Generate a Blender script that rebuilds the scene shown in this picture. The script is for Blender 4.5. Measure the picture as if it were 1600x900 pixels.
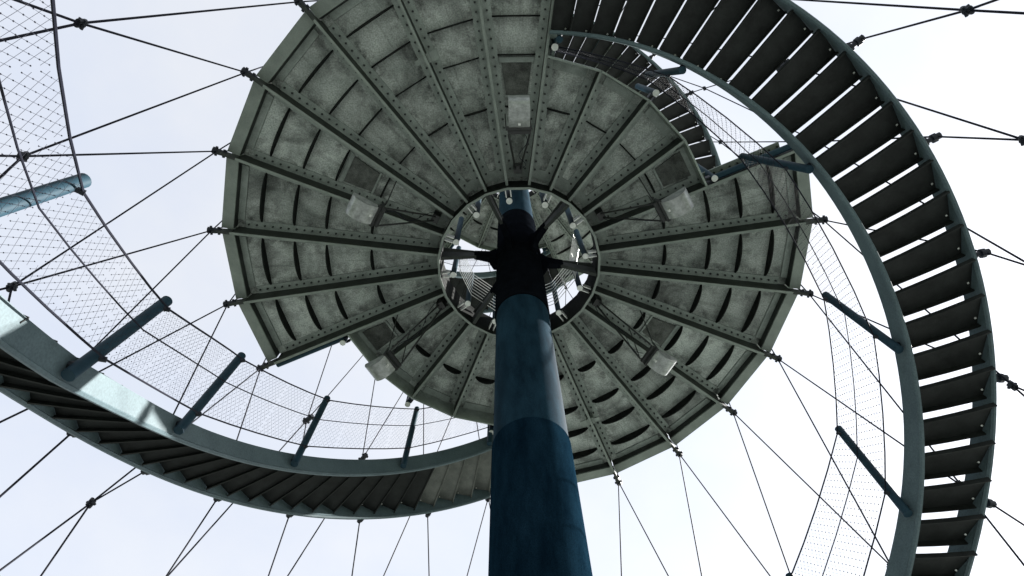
# Observation tower seen from below: steel mast, round platform, two helical stairs, cable net.
import bpy, math, random
from mathutils import Matrix, Vector
random.seed(7)
S = 4.5                 # metres per platform radius; every shape below is written in platform radii
EYE = 1.6               # eye height above the ground in metres
scene = bpy.context.scene
for o in list(bpy.data.objects):
    bpy.data.objects.remove(o)

# ------------------------------------------------------------------ camera
CAM = (-0.02647, -0.72296, 0.0)
ROLL, TILT, FPX = -0.03401, 0.39858, 938.08
st, ct = math.sin(TILT), math.cos(TILT)
fwd = Vector((0, st, ct)); up0 = Vector((0, -ct, st)); rt0 = fwd.cross(up0)
rt = math.cos(ROLL) * rt0 + math.sin(ROLL) * up0
up = -math.sin(ROLL) * rt0 + math.cos(ROLL) * up0
cd = bpy.data.cameras.new('camera')
cam = bpy.data.objects.new('camera', cd)
scene.collection.objects.link(cam)
cam.matrix_world = Matrix(((rt.x, up.x, -fwd.x, CAM[0] * S), (rt.y, up.y, -fwd.y, CAM[1] * S),
                           (rt.z, up.z, -fwd.z, EYE), (0, 0, 0, 1)))
cd.sensor_width = 36.0
cd.lens = FPX / 1600 * 36
cd.clip_start = 0.05
cd.clip_end = 12000
scene.camera = cam

# ------------------------------------------------------------------ sky, sun, exposure
SUN_EL = math.radians(31)
SUN_AZ = math.radians(26)          # direction towards the sun, counter-clockwise from +X
world = bpy.data.worlds.new('World')
scene.world = world
world.use_nodes = True
wn = world.node_tree.nodes; wl = world.node_tree.links
wn.clear()
w_out = wn.new('ShaderNodeOutputWorld'); w_bg = wn.new('ShaderNodeBackground')
sky = wn.new('ShaderNodeTexSky'); sky.sky_type = 'NISHITA'; sky.sun_disc = False
sky.sun_elevation = SUN_EL
sky.sun_rotation = math.pi / 2 - SUN_AZ
sky.air_density = 1.0; sky.dust_density = 1.2; sky.ozone_density = 1.0
w_hsv = wn.new('ShaderNodeHueSaturation'); w_hsv.inputs['Saturation'].default_value = 0.30
w_hsv.inputs['Value'].default_value = 1.0
wl.new(sky.outputs[0], w_hsv.inputs['Color'])
# a thin, nearly even veil of high cloud over the clear sky
w_tc = wn.new('ShaderNodeTexCoord'); w_mp = wn.new('ShaderNodeMapping'); w_mp.inputs['Scale'].default_value = (1.0, 1.0, 1.6)
w_nz = wn.new('ShaderNodeTexNoise'); w_nz.inputs['Scale'].default_value = 2.2; w_nz.inputs['Detail'].default_value = 6; w_nz.inputs['Roughness'].default_value = 0.55
w_rp = wn.new('ShaderNodeValToRGB')
w_rp.color_ramp.elements[0].position = 0.35; w_rp.color_ramp.elements[0].color = (0.80, 0.87, 1.02, 1)
w_rp.color_ramp.elements[1].position = 0.68; w_rp.color_ramp.elements[1].color = (0.98, 1.0, 1.04, 1)
w_sc = wn.new('ShaderNodeVectorMath'); w_sc.operation = 'SCALE'; w_sc.inputs['Scale'].default_value = 1.88
w_mx = wn.new('ShaderNodeMix'); w_mx.data_type = 'RGBA'; w_mx.inputs['Factor'].default_value = 0.80
wl.new(w_tc.outputs['Generated'], w_mp.inputs['Vector']); wl.new(w_mp.outputs[0], w_nz.inputs['Vector'])
wl.new(w_nz.outputs['Fac'], w_rp.inputs['Fac']); wl.new(w_rp.outputs[0], w_sc.inputs[0])
wl.new(w_hsv.outputs[0], w_mx.inputs['A']); wl.new(w_sc.outputs[0], w_mx.inputs['B']); wl.new(w_mx.outputs['Result'], w_bg.inputs[0])
w_bg.inputs[1].default_value = 0.09
wl.new(w_bg.outputs[0], w_out.inputs[0])
sd = bpy.data.lights.new('sun', 'SUN'); sd.energy = 4.4; sd.angle = math.radians(0.5); sd.color = (1.0, 0.97, 0.93)
sun = bpy.data.objects.new('sun', sd); scene.collection.objects.link(sun)
sdir = Vector((math.cos(SUN_AZ) * math.cos(SUN_EL), math.sin(SUN_AZ) * math.cos(SUN_EL), math.sin(SUN_EL)))
sun.rotation_euler = sdir.to_track_quat('Z', 'Y').to_euler()
sun.location = (30, -20, 40)
scene.view_settings.view_transform = 'Standard'
scene.view_settings.look = 'None'
scene.view_settings.gamma = 1.0
scene.view_settings.exposure = 2.42
scene.view_settings.use_curve_mapping = False
scene.cycles.max_bounces = 6
scene.cycles.diffuse_bounces = 4

# ------------------------------------------------------------------ materials
def material(name, col, col2=None, rough=0.6, metal=0.0, scale=6.0, speck=0.0, bump=0.0, spec=0.4, streak=None, joint=None):
    m = bpy.data.materials.new(name); m.use_nodes = True
    n = m.node_tree.nodes; l = m.node_tree.links
    b = n['Principled BSDF']
    b.inputs['Roughness'].default_value = rough
    b.inputs['Metallic'].default_value = metal
    b.inputs['Specular IOR Level'].default_value = spec
    col2 = col2 or tuple(c * 0.7 for c in col)
    geo = n.new('ShaderNodeNewGeometry')
    mp = n.new('ShaderNodeMapping'); l.new(geo.outputs['Position'], mp.inputs['Vector'])
    if streak: mp.inputs['Scale'].default_value = streak
    t = n.new('ShaderNodeTexNoise'); t.inputs['Scale'].default_value = scale; t.inputs['Detail'].default_value = 8
    t.inputs['Roughness'].default_value = 0.68
    l.new(mp.outputs[0], t.inputs['Vector'])
    r = n.new('ShaderNodeValToRGB')
    r.color_ramp.elements[0].position = 0.33; r.color_ramp.elements[0].color = (*col2, 1)
    r.color_ramp.elements[1].position = 0.66; r.color_ramp.elements[1].color = (*col, 1)
    l.new(t.outputs['Fac'], r.inputs['Fac'])
    out = r.outputs[0]
    if speck:
        t2 = n.new('ShaderNodeTexNoise'); t2.inputs['Scale'].default_value = scale * 26; t2.inputs['Detail'].default_value = 5
        l.new(geo.outputs['Position'], t2.inputs['Vector'])
        r2 = n.new('ShaderNodeValToRGB')
        r2.color_ramp.elements[0].position = 0.30; r2.color_ramp.elements[0].color = (1 - speck,) * 3 + (1,)
        r2.color_ramp.elements[1].position = 0.62; r2.color_ramp.elements[1].color = (1, 1, 1, 1)
        l.new(t2.outputs['Fac'], r2.inputs['Fac'])
        mx = n.new('ShaderNodeMix'); mx.data_type = 'RGBA'; mx.blend_type = 'MULTIPLY'; mx.inputs['Factor'].default_value = 1
        l.new(out, mx.inputs['A']); l.new(r2.outputs[0], mx.inputs['B'])
        out = mx.outputs['Result']
        # rusty-black runs and blotches
        t3 = n.new('ShaderNodeTexNoise'); t3.inputs['Scale'].default_value = scale * 0.55; t3.inputs['Detail'].default_value = 10
        t3.inputs['Roughness'].default_value = 0.75; t3.inputs['Distortion'].default_value = 0.6
        l.new(geo.outputs['Position'], t3.inputs['Vector'])
        r3 = n.new('ShaderNodeValToRGB')
        r3.color_ramp.elements[0].position = 0.60; r3.color_ramp.elements[0].color = (0, 0, 0, 1)
        r3.color_ramp.elements[1].position = 0.70; r3.color_ramp.elements[1].color = (1, 1, 1, 1)
        l.new(t3.outputs['Fac'], r3.inputs['Fac'])
        mx2 = n.new('ShaderNodeMix'); mx2.data_type = 'RGBA'; mx2.blend_type = 'MIX'
        ml = n.new('ShaderNodeMath'); ml.operation = 'MULTIPLY'; ml.inputs[1].default_value = min(0.9, speck * 1.4)
        l.new(r3.outputs[0], ml.inputs[0]); l.new(ml.outputs[0], mx2.inputs['Factor'])
        l.new(out, mx2.inputs['A']); mx2.inputs['B'].default_value = tuple(c * 0.28 for c in col) + (1,)
        out = mx2.outputs['Result']
    l.new(out, b.inputs['Base Color'])
    if bump:
        bp = n.new('ShaderNodeBump'); bp.inputs['Strength'].default_value = bump; bp.inputs['Distance'].default_value = 0.02
        l.new(t.outputs['Fac'], bp.inputs['Height']); l.new(bp.outputs[0], b.inputs['Normal'])
    return m

M = {
    'deck': material('weathered_galvanised_plate', (0.45, 0.50, 0.46), (0.235, 0.275, 0.248), 0.62, 0.1, 1.9, 0.48, 0.25),
    'beam': material('galvanised_beam_steel', (0.265, 0.31, 0.28), (0.16, 0.19, 0.172), 0.55, 0.2, 5.0, 0.35, 0.12),
    'web': material('dark_web_plate', (0.034, 0.040, 0.037), (0.016, 0.019, 0.018), 0.65, 0.1, 5.0, 0.3, 0.1, 0.3),  # far darker than the flange strips and bottom bars
    'landing': material('grey_landing_plate', (0.13, 0.14, 0.125), (0.07, 0.078, 0.07), 0.55, 0.2, 5.0, 0.35, 0.2),
    'deck_bounce': material('pale_deck_bounce', (0.55, 0.56, 0.54), (0.45, 0.46, 0.44), 0.6, 0.0, 5.0),  # unseen plates, added to bounce sun up to the upper platform
    'rib': material('black_shaded_rib', (0.010, 0.012, 0.011), (0.005, 0.006, 0.0055), 0.8, 0.0, 8.0, 0, 0, 0.1),  # shade on the rib faces put into the colour; ring plate shares it
    'rim': material('galvanised_rim_sheet', (0.19, 0.22, 0.20), (0.125, 0.148, 0.135), 0.55, 0.2, 3.5, 0.2, 0.1),
    'bolt': material('dark_bolt_steel', (0.035, 0.04, 0.038), None, 0.5, 0.5, 20),
    'hatch': material('dirty_hatch_plate', (0.13, 0.145, 0.13), (0.03, 0.034, 0.03), 0.8, 0.1, 6.0, 0.7, 0.4),
    'mast': material('blue_mast_paint', (0.0115, 0.034, 0.052), (0.0026, 0.0105, 0.0185), 0.7, 0.0, 5.0, 0.5, 0.06, 0.02, (1, 1, 0.25)),
    'mastlow': material('darker_blue_mast_low', (0.0062, 0.0195, 0.033), (0.0014, 0.0055, 0.0108), 0.75, 0.0, 5.0, 0.5, 0.06, 0.0, (1, 1, 0.25)),  # darker version of the mast blue
    'collar_shade': material('black_collar_and_shade', (0.004, 0.005, 0.007), (0.002, 0.0025, 0.0035), 0.85, 0.0, 6.0, 0, 0, 0.0),  # collar and lugs, and the platform's shadow coloured onto the mast
    'stringer': material('blue_grey_stringer_paint', (0.082, 0.116, 0.127), (0.055, 0.080, 0.090), 0.55, 0.0, 2.2, 0.25, 0.05, 0.15),
    'tread': material('dark_tread_plate', (0.0155, 0.0185, 0.0178), (0.0055, 0.0068, 0.0066), 0.6, 0.1, 6.0, 0.35, 0.2, 0.2),
    'post': material('blue_post_paint', (0.017, 0.040, 0.056), (0.010, 0.026, 0.038), 0.6, 0.0, 6.0, 0.15, 0, 0.1),
    'cap': material('pale_post_cap', (0.55, 0.57, 0.55), (0.42, 0.44, 0.42), 0.5, 0.2, 20),
    'cable': material('dark_steel_cable', (0.008, 0.009, 0.016), (0.005, 0.0055, 0.010), 0.65, 0.0, 30, 0, 0, 0.1),
    'wire': material('mesh_wire_steel', (0.022, 0.023, 0.032), (0.013, 0.014, 0.02), 0.7, 0.0, 30, 0, 0, 0.1),
    'rod': material('bright_railing_rod', (0.62, 0.64, 0.62), (0.5, 0.52, 0.5), 0.35, 0.4, 20),
    'clamp': material('dark_cast_clamp', (0.013, 0.016, 0.023), (0.007, 0.009, 0.013), 0.5, 0.3, 25, 0, 0, 0.3),
    'lampmetal': material('brushed_lamp_aluminium', (0.33, 0.35, 0.345), (0.16, 0.172, 0.17), 0.4, 0.4, 14, 0.15),
    'lampdark': material('black_lamp_frame', (0.018, 0.02, 0.02), None, 0.5, 0.1, 12),
    'lampglass': material('grey_lamp_lens', (0.35, 0.42, 0.45), (0.28, 0.34, 0.37), 0.12, 0.0, 10, 0, 0, 0.6),
    'gravel': material('pale_gravel', (0.225, 0.245, 0.235), (0.148, 0.162, 0.155), 0.9, 0, 3.0, 0.3, 0.5),
    'grass': material('short_grass', (0.085, 0.115, 0.05), (0.05, 0.075, 0.03), 0.95, 0, 0.8, 0.3, 0.5),
    'concrete': material('pale_concrete', (0.42, 0.42, 0.40), (0.34, 0.34, 0.32), 0.85, 0, 2.0, 0.2, 0.2),
}

def weather_panels(m):
    n = m.node_tree.nodes; l = m.node_tree.links
    b = n['Principled BSDF']; src = b.inputs['Base Color'].links[0].from_socket
    def math_(op, a, c=None, clamp=False):
        q = n.new('ShaderNodeMath'); q.operation = op; q.use_clamp = clamp
        for k, v in enumerate((a, c)):
            if v is None: continue
            if isinstance(v, (int, float)): q.inputs[k].default_value = v
            else: l.new(v, q.inputs[k])
        return q.outputs[0]
    tc = n.new('ShaderNodeTexCoord'); oi = n.new('ShaderNodeObjectInfo')
    sx = n.new('ShaderNodeSeparateXYZ'); l.new(tc.outputs['Object'], sx.inputs[0])
    off = n.new('ShaderNodeVectorMath'); off.operation = 'ADD'; l.new(tc.outputs['Object'], off.inputs[0])
    cmb = n.new('ShaderNodeCombineXYZ'); rnd = math_('MULTIPLY', oi.outputs['Random'], 90.0)
    l.new(rnd, cmb.inputs[0]); l.new(rnd, cmb.inputs[2]); l.new(cmb.outputs[0], off.inputs[1])
    # distance from the joint with the neighbouring panel, in metres
    d = math_('SUBTRACT', math_('MULTIPLY', sx.outputs[0], 0.1317), math_('ABSOLUTE', sx.outputs[1]))
    edge = math_('SUBTRACT', 1.0, math_('MULTIPLY', math_('SUBTRACT', d, 0.13), 4.2, True), True)
    t = n.new('ShaderNodeTexNoise'); t.inputs['Scale'].default_value = 5.0; t.inputs['Detail'].default_value = 9; t.inputs['Roughness'].default_value = 0.7
    l.new(off.outputs[0], t.inputs['Vector'])
    patch = math_('MULTIPLY', math_('SUBTRACT', t.outputs['Fac'], 0.46), 6.0, True)
    dirt = math_('MULTIPLY', math_('MULTIPLY', edge, patch), 0.85)
    # broad stains that differ from panel to panel
    t2 = n.new('ShaderNodeTexNoise'); t2.inputs['Scale'].default_value = 1.5; t2.inputs['Detail'].default_value = 7; t2.inputs['Roughness'].default_value = 0.62
    t2.inputs['Distortion'].default_value = 0.8; l.new(off.outputs[0], t2.inputs['Vector'])
    stain = math_('MULTIPLY', math_('MULTIPLY', math_('SUBTRACT', t2.outputs['Fac'], 0.49), 5.5, True), 0.62)
    # water runs along the slope of the deck
    mp = n.new('ShaderNodeMapping'); mp.inputs['Scale'].default_value = (0.9, 14, 1); l.new(off.outputs[0], mp.inputs['Vector'])
    t3 = n.new('ShaderNodeTexNoise'); t3.inputs['Scale'].default_value = 1.0; t3.inputs['Detail'].default_value = 4; l.new(mp.outputs[0], t3.inputs['Vector'])
    run = math_('MULTIPLY', math_('MULTIPLY', math_('SUBTRACT', t3.outputs['Fac'], 0.56), 5.0, True), 0.35)
    keep = math_('MULTIPLY', math_('SUBTRACT', 1.0, dirt), math_('MULTIPLY', math_('SUBTRACT', 1.0, stain), math_('SUBTRACT', 1.0, run)))
    tone = math_('MULTIPLY', keep, math_('ADD', 0.78, math_('MULTIPLY', oi.outputs['Random'], 0.44)))
    vm = n.new('ShaderNodeVectorMath'); vm.operation = 'SCALE'
    l.new(src, vm.inputs[0]); l.new(tone, vm.inputs['Scale']); l.new(vm.outputs[0], b.inputs['Base Color'])
weather_panels(M['deck'])

# ------------------------------------------------------------------ mesh helpers (platform radii in, metres out)
class MB:
    def __init__(self): self.v = []; self.f = []
    def add(self, vs, fs):
        k = len(self.v); self.v += [tuple(p) for p in vs]; self.f += [tuple(k + i for i in q) for q in fs]; return self
    def box(self, x0, x1, y0, y1, z0, z1):
        return self.add([(x0, y0, z0), (x1, y0, z0), (x1, y1, z0), (x0, y1, z0), (x0, y0, z1), (x1, y0, z1), (x1, y1, z1), (x0, y1, z1)],
                        [(3, 2, 1, 0), (4, 5, 6, 7), (0, 1, 5, 4), (1, 2, 6, 5), (2, 3, 7, 6), (3, 0, 4, 7)])
    def prism(self, poly, z0, z1):
        n = len(poly)
        vs = [(x, y, z0) for x, y in poly] + [(x, y, z1) for x, y in poly]
        return self.add(vs, [tuple(range(n - 1, -1, -1)), tuple(range(n, 2 * n))] + [(i, (i + 1) % n, n + (i + 1) % n, n + i) for i in range(n)])
    def side(self, poly, y0, y1):           # polygon in x,z extruded along y
        n = len(poly)
        vs = [(x, y0, z) for x, z in poly] + [(x, y1, z) for x, z in poly]
        return self.add(vs, [tuple(range(n)), tuple(range(2 * n - 1, n - 1, -1))] + [(i, n + i, n + (i + 1) % n, (i + 1) % n) for i in range(n)])
    def tube(self, pts, r, n=8, caps=True, r1=None):
        pts = [Vector(p) for p in pts]; k0 = len(self.v); m = len(pts)
        for j, p in enumerate(pts):
            d = (pts[min(j + 1, m - 1)] - pts[max(j - 1, 0)]).normalized()
            a = d.cross(Vector((0, 0, 1)))
            if a.length < 1e-4: a = Vector((1, 0, 0))
            a.normalize(); b = d.cross(a)
            rr = r if r1 is None else r + (r1 - r) * j / (m - 1)
            for i in range(n):
                t = 2 * math.pi * i / n
                q = p + rr * (math.cos(t) * a + math.sin(t) * b); self.v.append(tuple(q))
        for j in range(m - 1):
            for i in range(n):
                self.f.append((k0 + j * n + i, k0 + j * n + (i + 1) % n, k0 + (j + 1) * n + (i + 1) % n, k0 + (j + 1) * n + i))
        if caps:
            self.f.append(tuple(k0 + i for i in range(n - 1, -1, -1))); self.f.append(tuple(k0 + (m - 1) * n + i for i in range(n)))
        return self
    def ball(self, c, r, squash=1.0):
        x, y, z = c
        return self.add([(x + r, y, z), (x - r, y, z), (x, y + r, z), (x, y - r, z), (x, y, z + r * squash), (x, y, z - r * squash)],
                        [(0, 2, 4), (2, 1, 4), (1, 3, 4), (3, 0, 4), (2, 0, 5), (1, 2, 5), (3, 1, 5), (0, 3, 5)])
    def mesh(self, name, mat, smooth=False):
        me = bpy.data.meshes.new(name)
        me.from_pydata([(x * S, y * S, z * S) for x, y, z in self.v], [], self.f)
        me.materials.append(M[mat]); me.update()
        if smooth:
            me.polygons.foreach_set('use_smooth', [True] * len(me.polygons))
            me.set_sharp_from_angle(angle=math.radians(40))
        return me

COL = scene.collection
def empty(name, z, label, cat, group=None, x=0, y=0, rz=0):
    o = bpy.data.objects.new(name, None); COL.objects.link(o)
    o.location = (x * S, y * S, z * S + EYE); o.rotation_euler = (0, 0, rz)
    o.empty_display_size = 0.3
    o['label'] = label; o['category'] = cat
    if group: o['group'] = group
    return o
def link(name, me, parent=None, loc=(0, 0, 0), rz=0.0, rot=None, kind=None):
    o = bpy.data.objects.new(name, me); COL.objects.link(o)
    o.location = tuple(c * S for c in loc); o.rotation_euler = rot or (0, 0, rz)
    if parent: o.parent = parent
    if kind: o['kind'] = kind
    return o
A0 = -1.68407
def ang(i): return A0 + math.radians(15 * i)
def cyl(r, i, z): a = ang(i); return (r * math.cos(a), r * math.sin(a), z)
def lerp(tab, x):
    if x <= tab[0][0]: return tab[0][1]
    for (a, b), (c, d) in zip(tab, tab[1:]):
        if x <= c: return b + (d - b) * (x - a) / (c - a)
    return tab[-1][1]
H = 1.9256            # underside of the lower platform above the eye
H2 = 3.70             # the upper platform
GZ = -EYE / S         # the ground

# ------------------------------------------------------------------ ground
def sheet(name, poly, z, mat, kind='structure'):
    b = MB(); n = len(poly); b.add([(x, y, 0) for x, y in poly], [tuple(range(n))])
    o = link(name, b.mesh(name, mat)); o.location = (0, 0, z); o['kind'] = kind
    return o
def circ(r, n): return [(r * math.cos(2 * math.pi * i / n), r * math.sin(2 * math.pi * i / n)) for i in range(n)]
g = sheet('ground', circ(1100, 96), 0.0, 'grass'); g['label'] = 'wide meadow around the tower'
g = sheet('gravel_yard', circ(5.0, 64), 0.004, 'gravel'); g['label'] = 'pale gravel yard under the tower'
b = MB(); n = 96
ri, ro = 1.46, 1.62
vs = []
for r_, z_ in ((ri, 0.0), (ri, 0.09), (ro, 0.09), (ro, 0.0)):
    vs += [(r_ * math.cos(2 * math.pi * i / n), r_ * math.sin(2 * math.pi * i / n), z_) for i in range(n)]
fs = []
for k in range(3):
    for i in range(n):
        fs.append((k * n + i, (k + 1) * n + i, (k + 1) * n + (i + 1) % n, k * n + (i + 1) % n))
b.add(vs, fs)
o = link('ring_foundation', b.mesh('ring_foundation', 'concrete')); o.location = (0, 0, 0.002)
o['label'] = 'low round concrete footing where the net cables end'; o['category'] = 'foundation'

# ------------------------------------------------------------------ mast
mast = empty('mast', GZ, 'thick round dark blue steel mast through the middle of the tower', 'mast')
RM = 0.0730
def ring_tube(r, z0, z1, n=64, r1=None):
    bb = MB(); r1 = r if r1 is None else r1
    vs = [(r * math.cos(2 * math.pi * i / n), r * math.sin(2 * math.pi * i / n), z0) for i in range(n)]
    vs += [(r1 * math.cos(2 * math.pi * i / n), r1 * math.sin(2 * math.pi * i / n), z1) for i in range(n)]
    bb.add(vs, [(i, (i + 1) % n, n + (i + 1) % n, n + i) for i in range(n)] + [tuple(range(n - 1, -1, -1)), tuple(range(n, 2 * n))])
    return bb
link('shaft', ring_tube(RM, 0, 9.0 - GZ).mesh('shaft', 'mast', True), mast)
link('base_plate', ring_tube(0.14, 0.003, 0.02).mesh('base_plate', 'mast', True), mast)
sl = ring_tube(RM + 0.0035, 1.50 - GZ, 2.36 - GZ).mesh('bracket_shade_sleeve', 'collar_shade', True)  # platform shadow on the mast, put in as a black sleeve
shade_sleeve = link('bracket_shade_sleeve', sl, mast)
# six cast lugs that carry the platform arms
lug = MB().side([(RM - 0.01, -0.10), (RM + 0.012, -0.10), (RM + 0.030, -0.035), (0.155, -0.018), (0.155, 0.018), (RM + 0.03, 0.03), (RM + 0.012, 0.06), (RM - 0.01, 0.06)], -0.0095, 0.0095)
lug_me = lug.mesh('lug', 'collar_shade')
ZA = H + 0.045
for k in range(6):
    link('lug', lug_me, shade_sleeve, (0, 0, ZA - GZ), ang(3 + 4 * k))
link('collar_ring', ring_tube(RM + 0.0075, ZA - 0.045 - GZ, ZA + 0.03 - GZ).mesh('collar_ring', 'collar_shade', True), shade_sleeve)
shade_sleeve2 = link('bracket_shade_sleeve', ring_tube(RM + 0.0035, H2 - 0.06 - GZ, H2 + 0.3 - GZ).mesh('bracket_shade_sleeve', 'collar_shade', True), mast)
for k in range(6):
    link('lug', lug_me, shade_sleeve2, (0, 0, H2 + 0.045 - GZ), ang(1 + 4 * k))
# darker, slightly wider lower stretch of the mast
link('lower_stretch', ring_tube(RM + 0.0022, 0.021, 0.925 - GZ).mesh('lower_stretch', 'mastlow', True), mast)

# ------------------------------------------------------------------ platforms
RR = 0.273            # inner ring
RC = 0.672            # inner edge of the stair openings
D = 0.072             # depth of the radial plates below the deck
HA = math.radians(7.5)
T = math.tan(HA)
def sector_poly(x0, x1, inset): return [(x0, -(x0 * T - inset)), (x1, -(x1 * T - inset)), (x1, x1 * T - inset), (x0, x0 * T - inset)]
SW = 0.030            # flange strip width
XO = math.cos(HA)
def panel_mesh(x1): return MB().prism(sector_poly(RR * XO + 0.0004, x1, 0.0025), D, D + 0.012).mesh('panel', 'deck')
def bounce_mesh(x1): return MB().prism(sector_poly(RR * XO + 0.0004, x1, 0.001), D + 0.0125, D + 0.018).mesh('deck_bounce_plate', 'deck_bounce')  # added pale layer on the unseen top side, reflects light upward
def rib_mesh(r):
    x = r; hw = x * T - SW + 0.001
    hgt = 0.033
    p = [(-hw, 0.001)] + [(-hw + 2 * hw * t / 10, -0.006 - (hgt - 0.003) * math.sin(math.pi * t / 10) ** 0.6) for t in range(11)] + [(hw, 0.001)]
    b = MB(); m = len(p)
    vs = [(x - 0.0022, y, D + z) for y, z in p] + [(x + 0.0022, y, D + z) for y, z in p]
    b.add(vs, [tuple(range(m)), tuple(range(2 * m - 1, m - 1, -1))] + [(i, m + i, m + (i + 1) % m, (i + 1) % m) for i in range(m)])
    return b.mesh('rib', 'rib')
def beam_meshes(r1, nose):
    b = MB()
    b.side([(RR + 0.002, 0.004), (r1 - 0.002, 0.004), (r1 - 0.002, D + 0.011), (RR + 0.002, D + 0.011)], -0.0022, 0.0022)
    bar = MB().box(RR + 0.002, r1, -0.0042, 0.0042, 0.0, 0.0038).mesh('bottom_bar', 'rim')
    if nose:
        b.side([(r1 - 0.004, 0.0), (1.032, 0.004), (1.036, 0.016), (1.030, 0.026), (r1 - 0.004, 0.034)], -0.0048, 0.0048)
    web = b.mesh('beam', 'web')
    xs0 = RR + 0.012
    strips = []
    for s in (1, -1):
        q = MB(); y0, y1 = (0.0026, SW) if s > 0 else (-SW, -0.0026)
        q.box(xs0, r1 - 0.031, y0, y1, D - 0.0055, D - 0.0006)
        strips.append(q.mesh('flange', 'beam'))
    bl = MB(); x = xs0 + 0.03
    while x < r1 - 0.04:
        for s in (1, -1):
            y = s * 0.0165
            vs = [(x + 0.0035 * math.cos(t * math.pi / 3), y + 0.0035 * math.sin(t * math.pi / 3), z) for z in (D - 0.0105, D - 0.005) for t in range(6)]
            bl.add(vs, [(5, 4, 3, 2, 1, 0)] + [(i, (i + 1) % 6, 6 + (i + 1) % 6, 6 + i) for i in range(6)])
        x += 0.0268
    return web, strips, bl.mesh('bolts', 'bolt'), bar
def cross_strip(x0, x1, z0, z1, mat, name, inset): return MB().prism(sector_poly(x0, x1, inset), z0, z1).mesh(name, mat)
RIBS = [0.885, 0.776, 0.667, 0.513]
XO = math.cos(HA)
mesh_full = panel_mesh(0.965); mesh_cut = panel_mesh(RC * XO - 0.0062)
bounce_full = bounce_mesh(0.985); bounce_cut = bounce_mesh(RC * XO)
ribs_me = [rib_mesh(r) for r in RIBS]
beam_full = beam_meshes(0.972, True); beam_cut = beam_meshes(RC - 0.006, False)
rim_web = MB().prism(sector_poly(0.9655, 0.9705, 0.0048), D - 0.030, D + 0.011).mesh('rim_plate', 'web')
rim_flange = MB().prism(sector_poly(0.9655, XO * 1.013, 0.0048), D - 0.036, D - 0.0305).mesh('rim_flange', 'rim')
rim_top = MB().prism(sector_poly(0.9712, XO * 1.012, 0.0048), D + 0.004, D + 0.010).mesh('rim_top_flange', 'rim')
border_out = cross_strip(0.942, 0.9645, D - 0.0052, D - 0.0008, 'beam', 'border_strip', SW + 0.001)
border_in = cross_strip(RR + 0.006, RR + 0.045, D - 0.0052, D - 0.0008, 'beam', 'border_strip', SW * 0.2 + 0.024)
border_cut = cross_strip(RC * XO - 0.034, RC * XO - 0.0065, D - 0.0052, D - 0.0008, 'beam', 'border_strip', SW + 0.001)
edge_cut = MB().prism(sector_poly(RC * XO - 0.006, RC * XO, 0.001), 0.0, D + 0.011).mesh('edge_plate', 'beam')
ring_me = MB().prism(sector_poly(RR * XO - 0.004, RR * XO, 0.0), -0.030, D + 0.030).mesh('ring_plate', 'rib')
lip_me = MB().prism(sector_poly(RR * XO - 0.0045, RR * XO + 0.003, 0.0), -0.0335, -0.0302).mesh('ring_lip', 'rim')
hatch_me = MB().prism(sector_poly(0.548, 0.644, SW + 0.008), D - 0.0065, D - 0.0008).mesh('hatch_plate', 'hatch')
hframe = MB()
hframe_me = [MB().prism(sector_poly(x0, x1, SW + 0.002), D - 0.0075, D - 0.0009).mesh('hatch_frame', 'beam') for x0, x1 in ((0.541, 0.5475), (0.6445, 0.660))]
arm_b = MB()
arm_b.side([(0.135, 0.030), (RR * XO - 0.005, -0.028), (RR * XO - 0.005, 0.030), (0.135, 0.058)], -0.0055, 0.0055)
arm_b.box(0.140, RR * XO - 0.006, -0.0085, 0.0085, 0.0585, 0.064)
arm_me = arm_b.mesh('arm', 'web')
PR = 0.0098
post_me = MB().tube([(0.227, 0, -0.012), (0.227, 0, 0.265)], PR, 14).mesh('post', 'post', True)
cap_me = MB().tube([(0.227, 0, -0.0165), (0.227, 0, -0.0122)], PR * 1.06, 14).mesh('end_cap', 'cap', True)
tab_me = []
for s in (-1, 1): tab_me.append(MB().box(0.2375, RR * XO - 0.0045, s * 0.008 - 0.0016, s * 0.008 + 0.0016, -0.010, 0.012).mesh('tab', 'rod'))
epost_me = MB().tube([(0.697, 0, -0.006), (0.697, 0, 0.265)], PR, 14).mesh('post', 'post', True)
ecap_me = MB().tube([(0.697, 0, -0.0105), (0.697, 0, -0.0062)], PR * 1.06, 14).mesh('end_cap', 'cap', True)
etab_me = []
for s in (-1, 1): etab_me.append(MB().box(RC + 0.001, 0.689, s * 0.008 - 0.0016, s * 0.008 + 0.0016, -0.002, 0.02).mesh('tab', 'clamp'))
etube_me = MB().tube([(RC + 0.02, -0.0155, 0.020), (0.975, -0.0155, 0.020)], 0.0105, 14).mesh('edge_tube', 'post', True)

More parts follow.
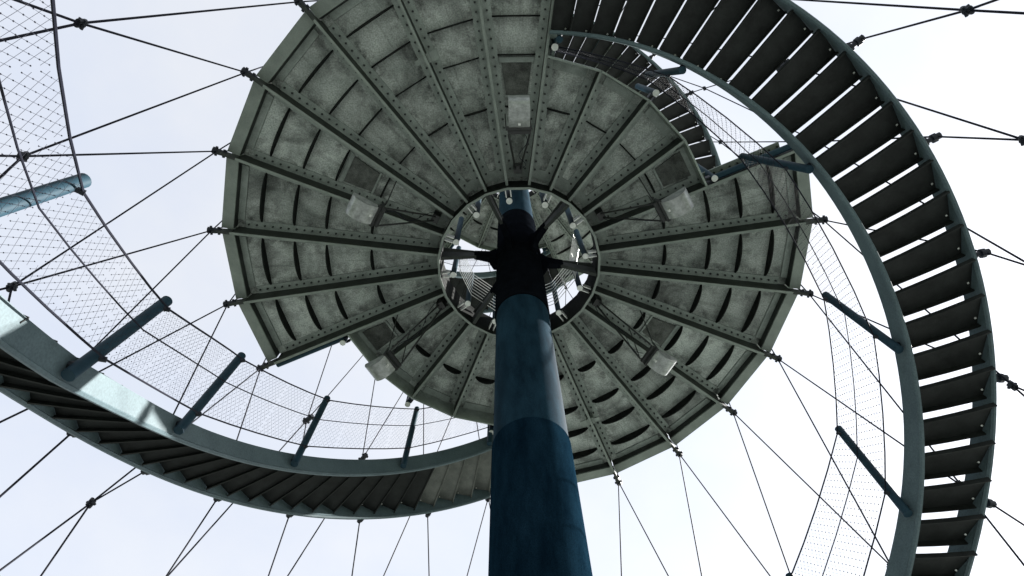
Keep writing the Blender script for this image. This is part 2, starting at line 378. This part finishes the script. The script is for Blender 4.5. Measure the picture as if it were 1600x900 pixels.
def platform(name, z, k, shift, label, lamps):
    p = empty(name, z, label, 'platform')
    p.scale = (k, k, 1)
    cut = {(shift + c + d) % 24 for c in (1, 13) for d in range(4)}         # sectors that are stair openings
    for i in range(24):
        c = i in cut
        a = ang(i + 0.5)
        pn = link('panel', mesh_cut if c else mesh_full, p, rz=a)
        for r_, me in zip(RIBS, ribs_me):
            if c and r_ > 0.6: continue
            link('rib', me, pn)
        link('border_strip', border_in, pn)
        link('deck_bounce_plate', bounce_cut if c else bounce_full, pn)
        if c:
            link('border_strip', border_cut, pn)
            link('edge_plate', edge_cut, p, rz=a)
        else:
            link('border_strip', border_out, pn)
            rp = link('rim_plate', rim_web, p, rz=a)
            link('rim_flange', rim_flange, rp); link('rim_top_flange', rim_top, rp)
        rg = link('ring_plate', ring_me, p, rz=a); link('ring_lip', lip_me, rg)
        if lamps and (i - shift) % 4 == 0:
            hp = link('hatch_plate', hatch_me, pn); [link('hatch_frame', hm, pn) for hm in hframe_me]
        # radial plate at the start of this sector
        short = c and ((i - 1) % 24 in cut)
        web, strips, bolts, bar = beam_cut if short else beam_full
        bo = link('beam', web, p, rz=ang(i))
        for s_ in strips: link('flange', s_, bo)
        link('bolts', bolts, bo, kind='stuff'); link('bottom_bar', bar, bo)
    for j in range(6): link('arm', arm_me, p, rz=ang(3 + shift + 4 * j))
    for j in range(12):
        q = link('post', post_me, p, rz=ang(2 * j + shift)); link('end_cap', cap_me, q); [link('tab', tm, q) for tm in tab_me]
    # rods of the inner railing, one closed ring for each height
    for t in range(8):
        zz = 0.045 + 0.028 * t
        b = MB()
        pts = [cyl(0.2145, 2 * j + shift, zz) for j in range(3, 10)]
        for u_, v_ in zip(pts, pts[1:]): b.tube([u_, v_], 0.0012, 5, False)
        link('railing_rod', b.mesh('railing_rod', 'rod'), p)
    for c0 in (1, 13):
        for d in (0.12, 2.0, 3.88):
            q = link('post', epost_me, p, rz=ang(c0 + d + shift)); link('end_cap', ecap_me, q); [link('tab', tm, q) for tm in etab_me]
        link('edge_tube', etube_me, p, rz=ang(c0 + 4 + shift))
    # two bolted splice brackets
    br = MB(); br.box(0.700, 0.728, 0.004, 0.014, 0.012, 0.050); br.box(0.700, 0.728, 0.0145, 0.040, 0.012, 0.016)
    br.box(0.700, 0.728, -0.014, -0.004, 0.012, 0.050); br.box(0.706, 0.722, -0.036, -0.0145, 0.012, 0.016)
    br_me = br.mesh('splice_bracket', 'rim')
    for i in (11, 23): link('splice_bracket', br_me, p, rz=ang(i + shift))
    return p
platform('viewing_platform', H, 1.0, 0, 'large round grey steel platform with radial beams overhead, nearest the viewer', True)
platform('viewing_platform', H2, 0.885, -2, 'smaller grey platform higher up, seen through the ring around the mast', False)

# ------------------------------------------------------------------ floodlights under the platform
def lamp_meshes():
    # local frame: +x outward from the mast, z up; the housing has a bulging belly and shines up at the deck
    n = 30; w = 0.031
    prof = []
    for i in range(n + 1):
        t = i / n
        a = math.radians(-4 + 172 * t)
        k = 1.0 - (0.022 if (i % 2 and 4 < i < 20) else 0.0)
        prof.append((0.050 * k * math.cos(math.pi - a) + 0.008, -0.052 * k * math.sin(a)))
    belly = MB(); m = len(prof)
    inner = [(x * 0.93, z * 0.90 + 0.002) for x, z in prof]
    loop = prof + inner[::-1]
    belly.side(loop, -w, w)
    for s in (-1, 1):
        poly = prof
        y0, y1 = (w, w + 0.002) if s > 0 else (-w - 0.002, -w)
        belly.side(poly, y0, y1)
    frame = MB()
    frame.box(-0.047, -0.036, -w - 0.006, w + 0.006, -0.014, -0.004)
    frame.box(-0.047, -0.036, -w - 0.0085, -w - 0.0062, -0.016, 0.03); frame.box(-0.047, -0.036, w + 0.0062, w + 0.0085, -0.016, 0.03)
    frame.box(-0.060, -0.0472, -w - 0.006, w + 0.006, -0.004, 0.006)
    lens = MB().add([(-0.036, -w, 0.001), (0.046, -w, -0.020), (0.046, w, -0.020), (-0.036, w, 0.001)], [(0, 1, 2, 3)])
    clip = MB(); clip.box(-0.036, -0.028, -0.004, 0.004, -0.034, -0.022)
    return belly.mesh('housing', 'lampmetal', True), frame.mesh('mounting_frame', 'lampdark'), lens.mesh('lens', 'lampglass'), clip.mesh('latch', 'cap')
L_me = lamp_meshes()
lamp_labels = {0: 'boxy grey floodlight in front of the mast at the top of the picture', 4: 'curved grey floodlight under the platform right of the mast, beside the stair opening',
               8: 'pale curved floodlight under the platform at the lower right of the mast', 12: 'floodlight hidden behind the mast under the far side of the platform',
               16: 'grey floodlight next to the lower left stair opening', 20: 'curved grey floodlight on the left side of the platform'}
RL, ZL = 0.52, 1.715
for i, lb in lamp_labels.items():
    if i == 12: continue
    x, y, z = cyl(RL, i + 0.5, ZL)
    L = empty('floodlight', z, lb, 'floodlight', 'floodlights under the platform', x, y, ang(i + 0.5))
    for nm, me in zip(('housing', 'mounting_frame', 'lens', 'latch'), L_me): link(nm, me, L, rot=(0, math.radians(-12), 0)).scale = (0.88, 0.88, 0.92)
    a = MB(); dz = H + D - ZL
    a.tube([(-0.052, 0.030, 0.0), (RR + 0.05 - RL, 0.008, dz - 0.055)], 0.0032, 6)
    link('support_arm', a.mesh('support_arm', 'lampdark'), L)
    a = MB().tube([(-0.052, -0.030, 0.0), (RR + 0.05 - RL, -0.008, dz - 0.055)], 0.0032, 6)
    link('support_arm', a.mesh('support_arm', 'lampdark'), L)
    a = MB().box(RR + 0.035 - RL, RR + 0.06 - RL, -0.014, 0.014, dz - 0.058, dz - 0.0065)
    link('arm_bracket', a.mesh('arm_bracket', 'lampdark'), L)
    for s in (-1, 1):
        a = MB().tube([(-0.045, s * 0.036, 0.02), (-0.03, s * 0.038, dz - 0.008)], 0.0018, 5)
        link('hanger_rod', a.mesh('hanger_rod', 'lampdark'), L)
    a = MB(); pts = []
    for t in range(13):
        s = t / 12; pts.append((-0.05 + (RR + 0.05 - RL + 0.05) * s, 0.012 + 0.012 * math.sin(s * 9), (dz - 0.05) * s + 0.012 - 0.05 * math.sin(math.pi * s)))
    a.tube(pts, 0.0011, 5)
    link('power_cable', a.mesh('power_cable', 'cable'), L)

# ------------------------------------------------------------------ cable net
LEV = [(9.0, 0.10, 0.5), (5.46, 0.80, 0.0), (4.58, 0.86, 0.5), (H2 + 0.01, 0.915, 0.0), (2.80, 0.985, 0.5), (H + 0.012, 1.034, 0.0), (1.115, 1.062, 0.5), (0.33, 1.13, 0.0), (GZ + 0.09, 1.54, 0.5)]
net = empty('cable_net', GZ, 'net of dark steel cables crossing around the whole tower', 'cable net')
def net_path(n, s):
    pts = []; idx = n
    for j, (z, r_, off) in enumerate(LEV):
        pts.append(cyl(r_, n + s * 0.5 * j, z - GZ))
    return pts
cl = MB()
for s in (-1, 1):
    cl.tube([(0, s * 0.006, -0.016), (0, s * 0.006, 0.016)], 0.0075, 8)
cl.tube([(-0.010, 0, 0), (0.010, 0, 0)], 0.0085, 8); cl.tube([(-0.006, -0.015, 0.004), (-0.006, 0.015, 0.004)], 0.005, 6)
cl.tube([(0.004, -0.014, -0.006), (0.004, 0.014, -0.006)], 0.0045, 6)
cl.v = [tuple(c * 0.62 for c in p) for p in cl.v]
clamp_me = cl.mesh('clamp', 'clamp')
sk = MB()
sk.tube([(-0.030, 0, 0.002), (-0.012, 0, 0.001), (-0.011, 0, 0.001), (0.006, 0, 0), (0.007, 0, 0), (0.012, 0, 0)], 0.0092, 8, True, 0.0118)
sk.tube([(-0.022, -0.013, 0.002), (-0.022, 0.013, 0.002)], 0.0048, 6); sk.tube([(0.002, -0.015, 0), (0.002, 0.015, 0)], 0.0045, 6)
socket_me = sk.mesh('cable_socket', 'clamp')
for j, (z, r_, off) in enumerate(LEV):
    if j in (0, 8): continue
    for n in range(24):
        i = n + (0.5 if j % 2 == 0 else 0.0)
        x, y, zz = cyl(r_, i, z - GZ)
        if j == 5: link('cable_socket', socket_me, net, (x, y, zz), ang(i))
        else: link('clamp', clamp_me, net, (x, y, zz), ang(i))

# ------------------------------------------------------------------ helical stairs
def net_r(z):
    for (z0, r0, _), (z1, r1, _) in zip(LEV, LEV[1:]):
        if z1 <= z <= z0: return r0 + (r1 - r0) * (z0 - z) / (z0 - z1)
    return 1.1
PITCH = 1 / 3.58                       # sectors per tread

def stair(name, label, base, sgn, zf, ri, ro, x1, hs, posts, plen, group, lean=lambda x: -0.004, nland=0, skew=lambda x: 0.0, wr=0.00022, kn=0.0011):
    """sgn +1: x runs down the flight with growing index; zf(x) is the underside of the stringers"""
    z0 = zf(x1)
    root = empty(name, z0, label, 'staircase', group)
    I = lambda x: base + sgn * x
    def P(r_, x, z): return cyl(r_, I(x), z - z0)
    # stringers
    for nm, rf, w0, w1 in (('inner_stringer', ri, 0.0, 0.009), ('outer_stringer', ro, -0.009, 0.0)):
        n = int(x1 * 8); b = MB(); vs = []
        for j in range(n + 1):
            x = x1 * j / n; zb = zf(x); h = hs(x); r_ = rf(x)
            vs += [P(r_ + w0, x, zb), P(r_ + w1, x, zb), P(r_ + w1, x, zb + h), P(r_ + w0, x, zb + h)]
        fs = [(0, 1, 2, 3), tuple(4 * n + c for c in (3, 2, 1, 0))]
        for j in range(n):
            for c in range(4):
                fs.append((4 * j + c, 4 * (j + 1) + c, 4 * (j + 1) + (c + 1) % 4, 4 * j + (c + 1) % 4))
        b.add(vs, fs)
        so = link(nm, b.mesh(nm, 'stringer', True), root)
        # bottom edge bead
        b = MB(); b.tube([P(rf(x1 * j / n) + (w0 + w1) / 2, x1 * j / n, zf(x1 * j / n) - 0.003) for j in range(n + 1)], 0.0056, 6)
        link('edge_bead', b.mesh('edge_bead', 'stringer', True), so)
    # treads
    nt = int(x1 / PITCH)
    for k in range(nt):
        xa = PITCH * (k + 0.02); xb = PITCH * (k + 0.02) + PITCH * 1.015
        xm = (xa + xb) / 2; zt = zf(xm) + hs(xm) * 0.58
        r0, r1 = ri(xm) + 0.0095, ro(xm) - 0.0095
        th = 0.0022; lp = 0.013
        b = MB()
        def slab(xu, xv, za, zb_):
            n = 4; vs = []
            for q in range(n + 1):
                r_ = r0 + (r1 - r0) * q / n
                k_ = skew(xm) * q / n; vs += [P(r_, xu - k_, za), P(r_, xv - k_, za), P(r_, xv - k_, zb_), P(r_, xu - k_, zb_)]
            fs = [(0, 1, 2, 3), tuple(4 * n + c for c in (3, 2, 1, 0))]
            for q in range(n):
                for c in range(4): fs.append((4 * q + c, 4 * (q + 1) + c, 4 * (q + 1) + (c + 1) % 4, 4 * q + (c + 1) % 4))
            b.add(vs, fs)
        slab(xa, xb, zt, zt + th)
        e = 0.0028 / (0.262 * (r0 + r1) / 2)
        slab(xb - e, xb, zt - lp, zt - 0.0002)          # front lip (downhill edge)
        slab(xa, xa + e, zt - lp * 0.75, zt - 0.0002)   # rear lip
        t = link('tread', b.mesh('tread', 'landing' if k < nland else 'tread'), root)
        b = MB()
        xq = xa + (xb - xa) * 0.78
        for r_, k_ in ((r0 + 0.008, 0.0), (r1 - 0.008, skew(xm))): b.ball(P(r_, xq - k_, zt - 0.002), 0.0032)
        if k < 30: link('bolts', b.mesh('bolts', 'cap'), t, kind='stuff')
    # posts, cables and the wire mesh of the inner railing
    posts = [x for x in posts if x <= x1]
    off = -0.013
    def top(x): return zf(x) + 0.012 + plen(x)
    for x in posts:
        r_ = ri(x) + off
        b = MB(); b.tube([P(r_, x, zf(x) + 0.008), P(r_ + lean(x), x, top(x))], 0.0100, 16)
        po = link('post', b.mesh('post', 'post', True), root)
        b = MB().tube([P(r_ + 0.0128, x, zf(x) + 0.03), P(r_ - 0.001, x, zf(x) + 0.03)], 0.007, 8)
        link('foot_bracket', b.mesh('foot_bracket', 'clamp', True), po)
        for zc, dl in ((top(x) - 0.025, lean(x) * 0.9), (zf(x) + hs(x) + 0.016, lean(x) * 0.2)):
            b = MB().tube([P(r_ + dl - 0.004, x, zc - 0.004), P(r_ + dl - 0.0185, x, zc)], 0.0045, 8)
            link('cable_bracket', b.mesh('cable_bracket', 'clamp', True), po)
    xs_, px = [], []
    for xa, xb in zip(posts, posts[1:]): xs_ += [(xa, xb, q / 4) for q in range(4)]
    xs_.append((posts[-1], posts[-1], 0.0))
    def bowed(fn):
        out = []
        for xa, xb, t in xs_:
            pa, pb, pm = Vector(fn(xa)), Vector(fn(xb)), Vector(fn(xa + (xb - xa) * t))
            out.append(tuple(pa.lerp(pb, t).lerp(pm, 0.45)))
        return out
    rb = bowed(lambda x: P(ri(x) + off - 0.0165 + lean(x) * 0.2, x, zf(x) + hs(x) + 0.016))
    rt_ = bowed(lambda x: P(ri(x) + off - 0.0165 + lean(x) * 0.9, x, top(x) - 0.025))
    rm = [tuple(0.45 * a_ + 0.55 * b_ for a_, b_ in zip(p, q)) for p, q in zip(rb, rt_)]
    for nm, line, rr in (('top_cable', rt_, 0.0019), ('middle_cable', rm, 0.0013), ('bottom_cable', rb, 0.0017)):
        b = MB(); b.tube(line, rr, 6); link(nm, b.mesh(nm, 'cable', True), root)
    wires = MB(); CW = 0.0175
    for (b0, b1, t0, t1) in zip(rb, rb[1:], rt_, rt_[1:]):
        b0, b1, t0, t1 = map(Vector, (b0, b1, t0, t1))
        L = (b1 - b0).length; hgt = ((t0 - b0).length + (t1 - b1).length) / 2
        nx = max(2, round(L / CW)); ny = max(2, round(hgt / (CW * 0.72)))
        def pt(i, j):
            s = i / nx; t = j / ny
            return (b0.lerp(b1, s)).lerp(t0.lerp(t1, s), t)
        for i0 in range(-ny, nx + 1):
            for d in (1, -1):
                lo = None; hi = None
                for j in range(ny + 1):
                    i = i0 + j * 0.5 + 0.25 if d > 0 else i0 + ny * 1.0 - j * 0.5 - 0.25 - ny * 0.5
                    if 0 <= i <= nx:
                        if lo is None: lo = (i, j)
                        hi = (i, j)
                if lo and hi and lo != hi:
                    wires.tube([pt(*lo), pt(*hi)], wr, 3, False)
        for i in range(nx):
            for j in range(1, ny):
                wires.ball(pt(i + (0.25 if j % 2 else 0.75), j), kn)
    link('wire_mesh', wires.mesh('wire_mesh', 'wire'), root, kind='stuff')
    # brackets that hang the outer stringer from the net cables
    return root, P, I, zf, ro, z0

# lower flights: fitted underside height and radii of the two flights
def zR(x): return H - 0.052 - 0.1443 * x + 0.002 * x * x if x < 7 else (H - 0.052 - 0.1443 * 7 + 0.098) - 0.118 * (x - 7) - 0.004 * (x - 7) ** 1.5
RIR = [(0, .727), (1, .754), (2, .780), (3, .805), (4, .828), (5, .850), (6, .870), (7, .889), (8, .90), (16, .93)]
ROR = [(0, .974), (1, .999), (2, 1.018), (3, 1.032), (4, 1.040), (5, 1.043), (6, 1.041), (7, 1.040), (9, 1.06), (11, 1.09), (16, 1.15)]
def zL(x): return H - 0.0547 - 0.149 * x - 0.0017 * x * x if x < 7 else (H - 0.0547 - 0.149 * 7 - 0.0017 * 49) - 0.155 * (x - 7)
RIL = [(0, .716), (1, .722), (2, .725), (3, .726), (4, .725), (5, .721), (6, .716), (6.6, .715), (7.2, .74), (7.7, .78), (8.3, .84), (9, .90), (10, .97), (11, 1.0), (16, 1.0)]
ROL = [(0, .967), (1, .970), (2, .965), (3, .952), (4, .933), (5, .908), (6, .890), (6.6, .89), (7.2, .915), (8.3, 1.02), (9, 1.10), (10, 1.18), (16, 1.22)]
def smooth(tab):
    def fn(x): return sum(lerp(tab, x + d) * w for d, w in ((-0.5, .2), (-0.2, .2), (0, .2), (0.2, .2), (0.5, .2)))
    return fn
hsR = lambda x: max(0.055, 0.088 - 0.0055 * x)
hsL = lambda x: max(0.050, 0.078 - 0.0055 * x)
xR = next(x / 50 for x in range(2000) if zR(x / 50) < GZ + 0.01)
xL = next(x / 50 for x in range(2000) if zL(x / 50) < GZ + 0.01)
sA = stair('spiral_stair', 'wide spiral stair of dark treads curving down the right side', 1, 1, zR, smooth(RIR), smooth(ROR), xR, hsR,
           [0.15, 1.74, 3.4, 5.24, 6.65, 8.2, 9.8, 11.4, 13.0, 14.6, 16], lambda x: 0.31, 'spiral stairs', lambda x: lerp([(0.2, -0.02), (1.74, -0.035), (3.4, -0.05), (5.24, -0.012), (6.65, 0.01), (9, 0.0)], x), skew=lambda x: lerp([(1.5, 0.0), (3.0, 0.08), (4.5, 0.17), (6.0, 0.22), (8, 0.22)], x), wr=0.00015, kn=0.0016)
sB = stair('spiral_stair', 'spiral stair sweeping from behind the mast to the lower left edge', 13, 1, zL, smooth(RIL), smooth(ROL), xL, hsL,
           [0.15, 1.76, 3.6, 5.5, 7.05, 8.3, 9.9, 11.4, 13.0], lambda x: lerp([(2, 0.325), (6, 0.30), (7.2, 0.255), (9, 0.26)], x), 'spiral stairs', nland=4)
# upper flights between the two platforms
NU = 12.3
def zU(x): return H2 - 0.05 - 0.1310 * x
ROU = [(0, .862), (1, .862), (3, .872), (4.4, .89), (5.3, .915), (6.0, .940), (6.4, .951), (7, .970), (9, .985), (14, 1.0)]
roU = smooth(ROU); riU = lambda x: roU(x) - 0.25
hsU = lambda x: 0.075
sC = stair('spiral_stair', 'higher spiral stair glimpsed through the opening at the upper right', -1, 1, zU, riU, roU, NU, hsU,
           [0.2, 2, 3.8, 5.6, 7.4, 9.2, 11, 12.6], lambda x: 0.28, 'spiral stairs')
sD = stair('spiral_stair', 'higher spiral stair far above, glimpsed through the ring below the mast bracket', 11, 1, zU, riU, roU, NU, hsU,
           [0.2, 2, 3.8, 5.6, 7.4, 9.2, 11, 12.6], lambda x: 0.28, 'spiral stairs')
# stringer brackets on the net cables, and the cables themselves led through them
KINK = {}
for (root, P, I, zf, ro, z0), xmax in ((sA, xR), (sB, xL), (sC, NU), (sD, NU)):
    for n in range(24):
        for j in range(1, 8):
            (za, ra, _), (zb, rb_, _) = LEV[j], LEV[j + 1]
            ia = n + (0.5 if j % 2 == 0 else 0.0)       # upper node
            ib = ia - 0.5
            best = None
            for q in range(81):
                t = q / 80; z = za + (zb - za) * t; i = ia + (ib - ia) * t
                x = (i - I(0)) % 24
                if x > xmax: continue
                e = abs(zf(x) + 0.02 - z)
                if best is None or e < best[0]: best = (e, x, z, ra + (rb_ - ra) * t, t)
            if best and best[0] < 0.012 and 0.04 < best[4] < 0.96:
                _, x, z, rr, t = best
                r0 = ro(x) + 0.001; zz = zf(x) + 0.02
                rr = r0 + 0.034
                KINK.setdefault((j, n), []).append((t, (rr, I(x), zz)))
                b = MB().tube([P(r0 - 0.001, x, zz), P(r0 + 0.010, x, zz), P(r0 + 0.011, x, zz), P(rr - 0.013, x, zz), P(rr - 0.012, x, zz), P(rr - 0.003, x, zz), P(rr - 0.002, x, zz), P(rr + 0.007, x, zz)], 0.0085, 8)
                n_ = 8
                for ring, fr in enumerate((1.25, 1.25, 0.7, 0.7, 1.3, 1.3, 0.95, 0.95)):      # waist and knobs of the casting
                    if ring * n_ >= len(b.v): break
                    grp = b.v[ring * n_:(ring + 1) * n_]; c_ = [sum(q_[k_] for q_ in grp) / n_ for k_ in range(3)]
                    b.v[ring * n_:(ring + 1) * n_] = [tuple(c_[k_] + (q_[k_] - c_[k_]) * fr for k_ in range(3)) for q_ in grp]
                link('net_bracket', b.mesh('net_bracket', 'clamp'), root)
CR = 0.0022
for n in range(24):
    for s in (1, -1):
        pts = []
        for j, (z, r_, off) in enumerate(LEV):
            i = n + 0.5 + s * 0.5 * j
            pts.append(cyl(r_, i, z - GZ))
            if s < 0:
                for t, (rr, ii, zz) in sorted(KINK.get((j, int(math.floor(i + 1e-6)) % 24), [])):
                    pts.append(cyl(rr, ii, zz - GZ))
        link('cable', MB().tube(pts, CR, 8).mesh('cable', 'cable', True), net)
